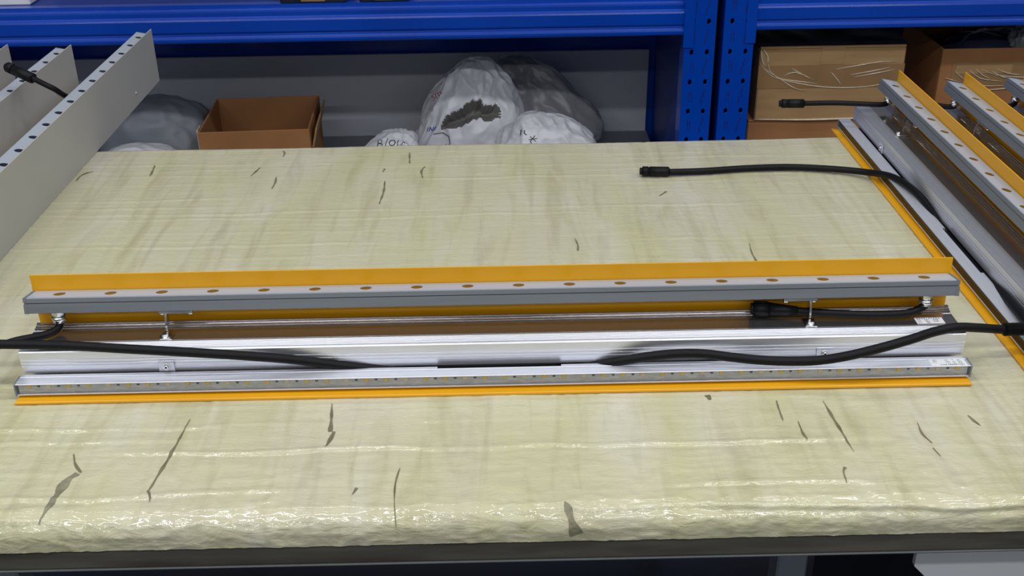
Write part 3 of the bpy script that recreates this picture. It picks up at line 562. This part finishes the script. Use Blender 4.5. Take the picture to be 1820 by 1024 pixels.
# ------------------------------------------------------------------ storage racks
RY = 2.680
def rack(name, label, x_posts, zb, zt, mirror):
    r = empty(name, ((x_posts[0] + x_posts[1]) / 2, RY + .33, 0)); tag(r, label, 'rack', 'blue storage racks'); ox, oy = r.location.x, r.location.y
    def add(mb, n, mt, lab=None, parent=r):
        o = mb.build(n, mt, parent, lab); o.location = (-ox, -oy, 0) if parent is r else (0, 0, 0); return o
    PW = .075
    for x0 in x_posts:
        for front in (True, False):
            y0 = RY if front else RY + .62; sg = 1 if front else -1
            mb = MB()
            if front:
                cx = (x0 + PW * .30, x0 + PW * .72); zz = .0225
                for i in range(26):
                    zc = .035 + i * .075 + .0475
                    for j, c in enumerate(cx):
                        xa, xb = (x0, x0 + PW * .51) if j == 0 else (x0 + PW * .51, x0 + PW)
                        mb.cell(((xa + xb) / 2, y0, zc), (1, 0, 0), (0, 0, 1), xb - xa, .075, .0048, .0072, 12, 0, .003, (0, -1, 0))
                zt_ = .035 + .010 + 26 * .075
                mb.add([(x0, y0, 0), (x0 + PW, y0, 0), (x0 + PW, y0, .045), (x0, y0, .045)], [(0, 1, 2, 3)])
                for xa in (x0, x0 + PW - .0025): mb.box(xa, xa + .0025, y0 + .0001, y0 + .065, 0, zt_)
                mb.box(x0, x0 + PW, y0 + .0625, y0 + .065, 0, zt_)
            else:
                mb.prism([(x0, y0), (x0 + PW, y0), (x0 + PW, y0 + .065), (x0 + PW - .003, y0 + .065), (x0 + PW - .003, y0 + .003), (x0 + .003, y0 + .003), (x0 + .003, y0 + .065), (x0, y0 + .065)], 0, 1.995, 'z')
            po = add(mb, 'post', 'blue')
            if front:
                for i in range(5, 12):
                    zc = .035 + i * .075 + .0475 + .0375
                    mk = MB(); xs = x0 + PW * .70
                    pl = [(xs + .003, zc + .020), (xs + .006, zc + .015), (xs + .001, zc + .010), (xs + .003, zc + .002), (xs - .003, zc - .004), (xs - .002, zc - .012), (xs - .004, zc - .019)]
                    v = []
                    for a, b in pl: v += [(a - .0013, y0 - .0004, b), (a + .0013, y0 - .0004, b)]
                    mk.add(v, [(2 * k, 2 * k + 1, 2 * k + 3, 2 * k + 2) for k in range(len(pl) - 1)])
                    add(mk, 'pressed_mark', 'blue_mark', None, po)
                    mk = MB(); xs = x0 + PW * .30; mk.box(xs - .004, xs - .0025, y0 - .0004, y0, zc - .014, zc + .014); mk.box(xs + .0025, xs + .004, y0 - .0004, y0, zc - .014, zc + .014); mk.box(xs - .0025, xs + .0025, y0 - .0003, y0, zc + .004, zc + .007)
                    add(mk, 'pressed_mark', 'blue_mark', None, po)
        add(MB().box(x0 + PW / 2 - .0195, x0 + PW / 2 - .0175, RY + .067, RY + .618, .05, 1.9), 'side_sheet', 'blue_deck', 'dark blue side sheet')
        for z in (.30, .62, .95, 1.4):
            add(MB().tube([(x0 + PW / 2, RY + .07, z), (x0 + PW / 2, RY + .61, z - .28)], .010, 8, 0, .5), 'brace', 'blue')
    xa, xb = x_posts[0] + PW, x_posts[1]
    def beam(y, sgn, z0, h, lab=None, n='beam'):
        k = h / .089
        pf = [(.030, 0), (-.006, 0), (-.0095, .0015), (-.0105, .005), (-.0105, .0100), (-.0095, .0135), (-.0060, .0165), (-.0050, .0220), (-.0075, .0245), (-.0085, .027), (-.0085, .0530), (-.0072, .0570), (-.0035, .0600), (-.0020, .0620), (-.0018, .0720), (-.0010, .0765), (.0010, .0790), (.0060, .0800), (.0065, .089), (.030, .089)]
        return add(MB().prism([(y + sgn * a, z0 + b * k) for a, b in pf], xa, xb), n, 'blue', lab)
    beam(RY + .012, 1, zb, zt - zb, 'blue stepped steel beam')
    beam(RY + .66, -1, .515, .085); beam(RY + .66, -1, zb, zt - zb)
    beam(RY + .012, 1, .19, .076); beam(RY + .66, -1, .19, .076)
    for xe, s in ((xa, 1), (xb, -1)):
        x0, x1 = (xe - .022, xe + .003) if s > 0 else (xe - .003, xe + .022)
        add(MB().bbox(x0, x1, RY - .0035, RY - .0008, zb - .030, zt + .045, .0006), 'end_connector', 'blue')
    add(MB().box(xa, xb, RY + .020, RY + .655, zt - .010, zt - .004), 'upper_deck', 'blue_deck', 'dark blue sheet shelf')
    add(MB().box(xa, xb, RY + .020, RY + .655, .260, .267), 'lower_deck', 'deck_grey', 'grey lower shelf board')
    return r
LX = (-1.515, .463); RX = (.557, 2.53)
rack('storage_rack', 'blue steel storage rack behind the bench holding white sacks, left of the paired posts', LX, .724, .813, 0)
rack('storage_rack', 'blue steel storage rack behind the bench holding brown cartons, right of the paired posts', RX, .733, .822, 1)
pn = MB().bbox(-.948, .948, -.006, .006, 0, .255, .001).build('backing_panel', 'panel_grey')
pn.location = (-.488, RY + .612, .267); tag(pn, 'long plain grey sheet standing along the back of the left rack', 'panel')

# ------------------------------------------------------------------ cartons
def carton(name, label, x0, x1, y0, y1, z0, z1, mt, open_top=False, cat='box', group='cardboard cartons in the racks'):
    t = empty(name, ((x0 + x1) / 2, (y0 + y1) / 2, z0)); tag(t, label, cat, group); w, d, h = x1 - x0, y1 - y0, z1 - z0; th = .005
    if open_top:
        MB().bbox(-w / 2, w / 2, -d / 2, -d / 2 + th, 0, h, .0012).build('front_wall', mt, t)
        MB().bbox(-w / 2, w / 2, d / 2 - th, d / 2, 0, h, .0012).build('rear_wall', mt, t)
        MB().bbox(-w / 2, -w / 2 + th, -d / 2 + th, d / 2 - th, 0, h, .0012).build('side_wall', mt, t)
        MB().bbox(w / 2 - th, w / 2, -d / 2 + th, d / 2 - th, 0, h, .0012).build('side_wall', mt, t)
        MB().box(-w / 2 + th, w / 2 - th, -d / 2 + th, d / 2 - th, 0.001, .005).build('bottom', mt, t)
    else:
        MB().bbox(-w / 2, w / 2, -d / 2, d / 2, 0, h - .006, .003).build('body', mt, t)
        for s in (-1, 1):
            MB().bbox(-w / 2 + .001, w / 2 - .001, (-d / 2 if s < 0 else .001), (-.001 if s < 0 else d / 2), h - .0055, h, .0012).build('top_flap', mt, t)
    return t, w, d, h
b1, w, d, h = carton('open_box', 'small open cardboard box on the lower shelf beside the grey sacks', -.777, -.490, 2.770, 3.055, .267, .470, 'card_red', True)
b1.rotation_euler = (0, 0, math.radians(2.5))
MB().bbox(-.0005, .0045, -.12, .12, 0, .055, .001, 0, Matrix.Translation((w / 2 + .0005, 0, h - .058)) @ Matrix.Rotation(math.radians(14), 4, 'Y')).build('folded_flap', 'card', b1)
MB().bbox(-w / 2 - .004, -w / 2 - .0005, -d / 2 + .01, -d / 2 + .05, h - .05, h + .004, .001).build('torn_flap', 'film_white', b1, 'pale torn corner')
def strand(parent, pts, r=.0011, mt='film_white', flat=1.0): return MB().tube([(a, b, c) for a, b, c in pts], lambda t: r * (.35 + math.sin(math.pi * min(max(t, .02), .98)) * .9), 6, 0, .02, flat).build('film_glint_strand', mt, parent)  # pale strands stand in for highlight streaks on the film wrap
b3, w, d, h = carton('carton', 'brown carton underneath the taped carton in the right rack', .652, 1.050, 2.755, 3.12, .267, .4800, 'card_red')
b2, w, d, h = carton('carton', 'closed carton wrapped in shiny film, just right of the blue posts', .667, 1.035, 2.750, 3.10, .4800, .672, 'card')
yf = -d / 2 - .0008
MB().bbox(-w / 2 - .001, w / 2 + .001, -d / 2 - .0012, -d / 2 + .0002, .085, .145, .0003).build('tape_band', 'tape', b2, 'glossy brown tape band')
MB().bbox(-.03, .03, -d / 2 - .0010, -d / 2 + .0002, .1455, .1918, .0003).build('tape_tab', 'card', b2)
for pts in ([(-.18, .150), (-.15, .118), (-.08, .098), (0, .086), (.09, .086), (.17, .100)], [(-.17, .138), (-.13, .112), (-.07, .102), (-.03, .096)], [(-.165, .165), (-.155, .130), (-.12, .105), (-.09, .086), (-.06, .078)],
            [(.01, .133), (.06, .141), (.12, .150), (.165, .150)], [(.05, .118), (.10, .126), (.15, .136)], [(.06, .112), (.12, .122), (.16, .130)], [(-.10, .137), (-.07, .120), (-.05, .108)], [(0, .126), (.02, .104), (.03, .090)], [(-.12, .118), (-.09, .127), (-.04, .106)]):
    strand(b2, [(x, yf - .0008, z) for x, z in pts], .0013)
strand(b2, [(-.186, yf, .004), (-.05, yf - .001, .001), (.10, yf - .001, .003), (.186, yf, .004)], .0022)
for pts in ([(-.182, .186), (-.178, .160), (-.168, .140)], [(-.178, .188), (-.165, .170), (-.160, .150)]): strand(b2, [(x, yf, z) for x, z in pts], .0018)
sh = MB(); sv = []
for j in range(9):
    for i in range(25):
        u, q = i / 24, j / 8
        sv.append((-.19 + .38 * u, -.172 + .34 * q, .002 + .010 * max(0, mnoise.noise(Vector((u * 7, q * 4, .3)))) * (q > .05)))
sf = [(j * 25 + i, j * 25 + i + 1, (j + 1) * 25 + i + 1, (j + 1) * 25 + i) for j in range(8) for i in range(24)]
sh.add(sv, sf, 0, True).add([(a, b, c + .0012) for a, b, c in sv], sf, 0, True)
so = sh.build('shade_sheet', 'misc_dark'); so.location = (.851, 2.926, .672); tag(so, 'black sheet standing in for deep shade on top of the film wrapped carton', 'sheet')  # dark sheet added so the carton top reads as deep shade
b5, w, d, h = carton('carton', 'lower brown carton in the right rack under the open carton', 1.100, 1.60, 2.815, 3.14, .267, .4300, 'card')
b4, w, d, h = carton('open_carton', 'open carton with dark blue bags inside, at the right end of the rack', 1.148, 1.56, 2.800, 3.10, .4300, .645, 'card_red', True)
yf = -d / 2 - .0008
MB().bbox(-w / 2 + .03, w / 2 - .02, -d / 2 - .0012, -d / 2 + .0002, .120, .180, .0003).build('tape_band', 'tape', b4, 'glossy brown tape band')
MB().bbox(-w / 2 + .04, -.02, -d / 2 - .0022, -d / 2 - .0012, .150, .172, .0003).build('tape_label', 'card', b4)
for pts in ([(-.17, .160), (-.14, .135), (-.09, .118), (-.02, .118)], [(-.13, .160), (-.10, .138), (-.04, .128)], [(-.10, .162), (-.06, .146), (.02, .138), (.12, .140), (.19, .150)], [(-.19, .140), (-.15, .128)], [(-.06, .162), (-.03, .150), (.01, .144)], [(-.18, .108), (-.08, .106), (.02, .114), (.12, .126), (.19, .138)], [(-.07, .155), (-.04, .140), (.0, .134)], [(-.115, .163), (-.095, .146), (-.07, .135)]):
    strand(b4, [(x, yf - .0022, z) for x, z in pts], .0013)
ff = MB().bbox(-.04, .16, -.002, .002, -.085, 0, .001, 0, Matrix.Translation((-w / 2 + .02, -d / 2 - .004, .035)) @ Matrix.Rotation(math.radians(-35), 4, 'X')).build('front_flap', 'card', b5, 'lifted flap')
ff.location.z = .2

# ------------------------------------------------------------------ sacks
def sack(name, label, c, r, seed, mt, group, e1=.72, wr=.16, hole=None, rz=0.0, lean=0.0, peak=0.0, res=1.0):
    nu, nvv = int(88 * res), int(56 * res); v = []; sgn = lambda a, p: math.copysign(abs(a) ** p, a)
    off = Vector((seed * 3.1, seed * 7.7, seed * 1.3))
    dark = set()
    for j in range(nvv + 1):
        ph = -math.pi / 2 + math.pi * j / nvv
        for i in range(nu):
            th = 2 * math.pi * i / nu
            p = Vector((sgn(math.cos(ph), e1) * sgn(math.cos(th), e1), sgn(math.cos(ph), e1) * sgn(math.sin(th), e1), sgn(math.sin(ph), .9)))
            n1 = mnoise.noise(p * 1.3 + off); n2 = 1 - abs(mnoise.noise(Vector((p.x * 2.6, p.y * 2.6, p.z * 1.6)) + off * 2)); n3 = 1 - abs(mnoise.noise(p * 5.5 + off * 3))
            f = 1 + .16 * n1 + wr * (n2 - .75) + wr * .22 * (n3 - .75)
            pk = 1 - peak * max(0, p.z + .25); q = Vector((p.x * r[0] * f * pk, p.y * r[1] * f * (.4 + .6 * pk), p.z * r[2] * (1 + (f - 1) * .6))); q.x += lean * q.z
            if hole:
                w_ = hole(q, math.atan2(q.z, q.x), mnoise.noise(Vector((q.x * 30, 0, 0)) + off) + .5 * mnoise.noise(Vector((q.x * 110, 0, 0)) + off))
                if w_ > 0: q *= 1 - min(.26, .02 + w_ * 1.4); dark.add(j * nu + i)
            q.z = max(q.z, -r[2] * .86); v.append(q)
    f = []; mi = []
    for j in range(nvv):
        for i in range(nu):
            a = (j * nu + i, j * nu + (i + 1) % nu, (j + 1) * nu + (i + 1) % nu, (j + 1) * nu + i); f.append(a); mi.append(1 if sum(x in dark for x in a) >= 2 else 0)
    me = bpy.data.meshes.new(name); me.from_pydata([tuple(p) for p in v], [], f); me.materials.append(M[mt]); me.materials.append(M['sack_in'])
    me.polygons.foreach_set('material_index', mi); me.polygons.foreach_set('use_smooth', [True] * len(f))
    bm = bmesh.new(); bm.from_mesh(me); bmesh.ops.remove_doubles(bm, verts=bm.verts, dist=1e-5); bmesh.ops.recalc_face_normals(bm, faces=bm.faces); bm.to_mesh(me); bm.free()
    z0 = min(p.z for p in v)
    o = link(name, me, None, None, (c[0], c[1], c[2] - z0)); o.rotation_euler.z = rz; tag(o, label, 'sack', group); return o
G1 = 'sacks on the lower shelf of the left rack'
def torn(q, a, n):
    # ragged slit across the upper front
    if q.y > -.015: return 0
    if q.x < -.085 or q.x > .075: return 0
    lo = .040 + .34 * q.x - 1.8 * max(0, q.x - .02) ** 1.0 * .25 + .009 * n
    hi = lo + .048 * max(0.0, 1 - ((q.x + .005) / .085) ** 2) ** .5 + .006 * n
    return max(0, min(q.z - lo, hi - q.z) * 10) if lo < q.z < hi else 0
s1 = sack('sack', 'white sack with a ragged dark tear and red marking, highest of the pile', (-.060, 2.950, .267), (.170, .120, .181), 1.0, 'sack', G1, .9, .20, torn, 0, .05, .38, 3.2)
s2 = sack('sack', 'clear greyish sack slumped behind the torn white sack', (.105, 3.155, .267), (.190, .100, .150), 2.3, 'sack_grey', G1, .9, .24, None, 0, -.35, .35, 1.5)
s3 = sack('sack', 'white sack slumped at the right end of the pile', (.135, 2.800, .267), (.152, .085, .122), 3.6, 'sack', G1, .85, .26, None, 0, -.1, .2, 1.5)
s4 = sack('sack', 'low white sack with black pen letters at the left end of pile', (-.285, 2.800, .267), (.100, .085, .100), 4.4, 'sack', G1, .85, .24, None, 0, .2, .25, 1.5)
s5 = sack('sack', 'dark grey sack behind the bench next to the open box', (-.930, 2.970, .267), (.150, .110, .125), 5.2, 'sack_dark', G1, .7, .10)
s6 = sack('sack', 'pale grey sack lying low in front of the dark grey sack', (-.930, 2.775, .267), (.115, .075, .090), 6.6, 'sack', G1, .7, .12)

# handwriting on the sacks: strokes laid on the surface
from mathutils.bvhtree import BVHTree
def write(ob, strokes, origin, mt, size, width=.0022, tilt=0.0):
    bm = bmesh.new(); bm.from_mesh(ob.data); bv = BVHTree.FromBMesh(bm); bm.free(); mb = MB(); ct, st = math.cos(tilt), math.sin(tilt)
    for s in strokes:
        pts = []
        for k in range(len(s) - 1):
            for q in range(5):
                t = q / 5; pts.append((s[k][0] * (1 - t) + s[k + 1][0] * t, s[k][1] * (1 - t) + s[k + 1][1] * t))
        pts.append(s[-1]); P = []
        for a, b in pts:
            x = origin[0] + (a * ct - b * st) * size; z = origin[1] + (a * st + b * ct) * size
            hit = bv.ray_cast(Vector((x, -.6, z + .25)), Vector((0, .92, -.385)).normalized())
            if hit[0] is not None: P.append(hit[0] + hit[1] * .0012 if hit[1].y < 0 else hit[0] - hit[1] * .0012)
        if len(P) > 2: mb.tube(P, width / 2, 5, 0, .006, .4)
    if mb.v: mb.build('handwriting', mt, ob)
def loop(cx, cy, r, a0=0, a1=6.3, n=10): return [(cx + r * math.cos(a0 + (a1 - a0) * k / n), cy + r * math.sin(a0 + (a1 - a0) * k / n)) for k in range(n + 1)]
write(s4, [[(0, 0), (.1, 1)], [(.1, 1), (.55, .9), (.5, .55), (.1, .5), (.6, .35), (.5, .05), (0, 0)], [(.9, -.1), (1.2, 1.1)], loop(1.75, .5, .35), [(2.3, .1), (2.45, .9)], [(2.7, .2), (3.0, .6), (3.4, .4)]], (-.022, .054), 'ink', .022)
write(s1, [[(0, 0), (.4, .2), (.2, .6)], [(.6, 0), (.7, .7)], [(.7, .7), (1.0, .6), (1.0, 0)], [(1.0, .6), (1.35, .6), (1.4, .05)]], (-.108, .060), 'red_ink', .022, .0026, .5)
write(s1, [[(-.6, 1.0), (.3, 1.1), (.9, .7), (1.0, 0), (.6, -.7)], [(.2, -.2), (.7, -.9)], [(.6, -.1), (.3, -.8)], [(.1, -.6), (.9, -.3)]], (-.090, -.066), 'ink', .028, .0032)
write(s1, [[(0, 0), (.2, .7)], [(.3, 0), (.5, .7), (.8, .1)], [(.9, 0), (1.1, .7)], [(1.2, .1), (1.4, .7)]], (-.125, -.030), 'blue_ink', .018, .0024)
write(s1, [[(0, 0), (1, .9), (2, 1.8), (3, 2.5)]], (-.115, .085), 'ink', .030, .0024)
write(s3, [[(0, 0), (.1, .8)], [(.5, .7), (.4, .3), (.7, 0)], [(1.2, -.2), (1.9, -.9)], [(1.8, -.1), (1.2, -.9)], [(1.0, -.6), (2.1, -.5)], [(1.2, -.8), (1.6, -1.9)]], (-.070, .060), 'ink', .020, .0024)

# bags inside the open carton
g = sack('plastic_bag', 'dark blue plastic bag bulging out of the open carton', (1.345, 2.955, .436), (.165, .120, .115), 7.7, 'blue_bag', 'plastic bags in the open carton', .8, .22); g['category'] = 'bag'
g = sack('plastic_bag', 'pale crumpled film bag peeping over the open carton rim', (1.4, 2.885, .600), (.045, .028, .048), 8.9, 'sack_grey', 'plastic bags in the open carton', .9, .35); g['category'] = 'bag'

# ------------------------------------------------------------------ things on the upper deck, under the bench
t = empty('white_package', (-1.22, 2.79, .809)); tag(t, 'white package on the upper deck at the top left corner', 'package')
MB().bbox(-.10, .10, -.05, .12, 0, .07, .004).build('wrap', 'sticker', t); MB().bbox(-.101, .101, -.051, -.0495, .02, .05, .0003).build('tape_band', 'film_white', t)
def pack(name, label, x, y, w, d, h, mt, z=.809):
    t = empty(name, (x, y, z)); tag(t, label, 'package', 'packages on the upper deck')
    MB().bbox(-w / 2, w / 2, -d / 2, d / 2, 0, h, .006).build('body', mt, t); MB().bbox(-w * .18, w * .18, -d / 2 - .0006, d / 2 + .0006, .008, h + .0006, .0004).build('tape_band', 'tape', t)
pack('dark_package', 'black wrapped package on the upper deck, above the open box', -.43, 2.80, .16, .20, .06, 'misc_dark')
pack('dark_package', 'black wrapped package on the upper deck, above the torn sack', -.26, 2.79, .12, .18, .07, 'misc_dark')
pack('dark_package', 'dark wrapped package on the upper deck beside the left post', .30, 2.81, .20, .20, .06, 'misc_dark')
pack('dark_package', 'dark wrapped package on the upper deck over the taped carton', .78, 2.80, .16, .2, .06, 'misc_dark', .818)
t = empty('grey_cabinet', (.72, 1.02, 0)); tag(t, 'light grey sheet metal cabinet pushed under the right of the bench', 'cabinet')
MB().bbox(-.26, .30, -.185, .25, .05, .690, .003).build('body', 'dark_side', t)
MB().prism([(-.324, .7425), (-.324, .709), (-.150, .520), (-.150, .06), (.30, .06), (.30, .7425)], -.205, -.199, 'y').build('front_panel', 'light_panel', t, 'light grey front panel with a slanted corner')
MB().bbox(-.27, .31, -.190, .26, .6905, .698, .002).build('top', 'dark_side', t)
for sx in (-.15, .26): MB().cyl((sx, 0, 0), (0, 0, 1), .02, .05).build('foot', 'black_plastic', t)
for sx in (-.10, .22):
    MB().cyl((sx, -.205, .712), (0, -1, 0), .0022, .0012, 10).build('rivet', 'chip', t)
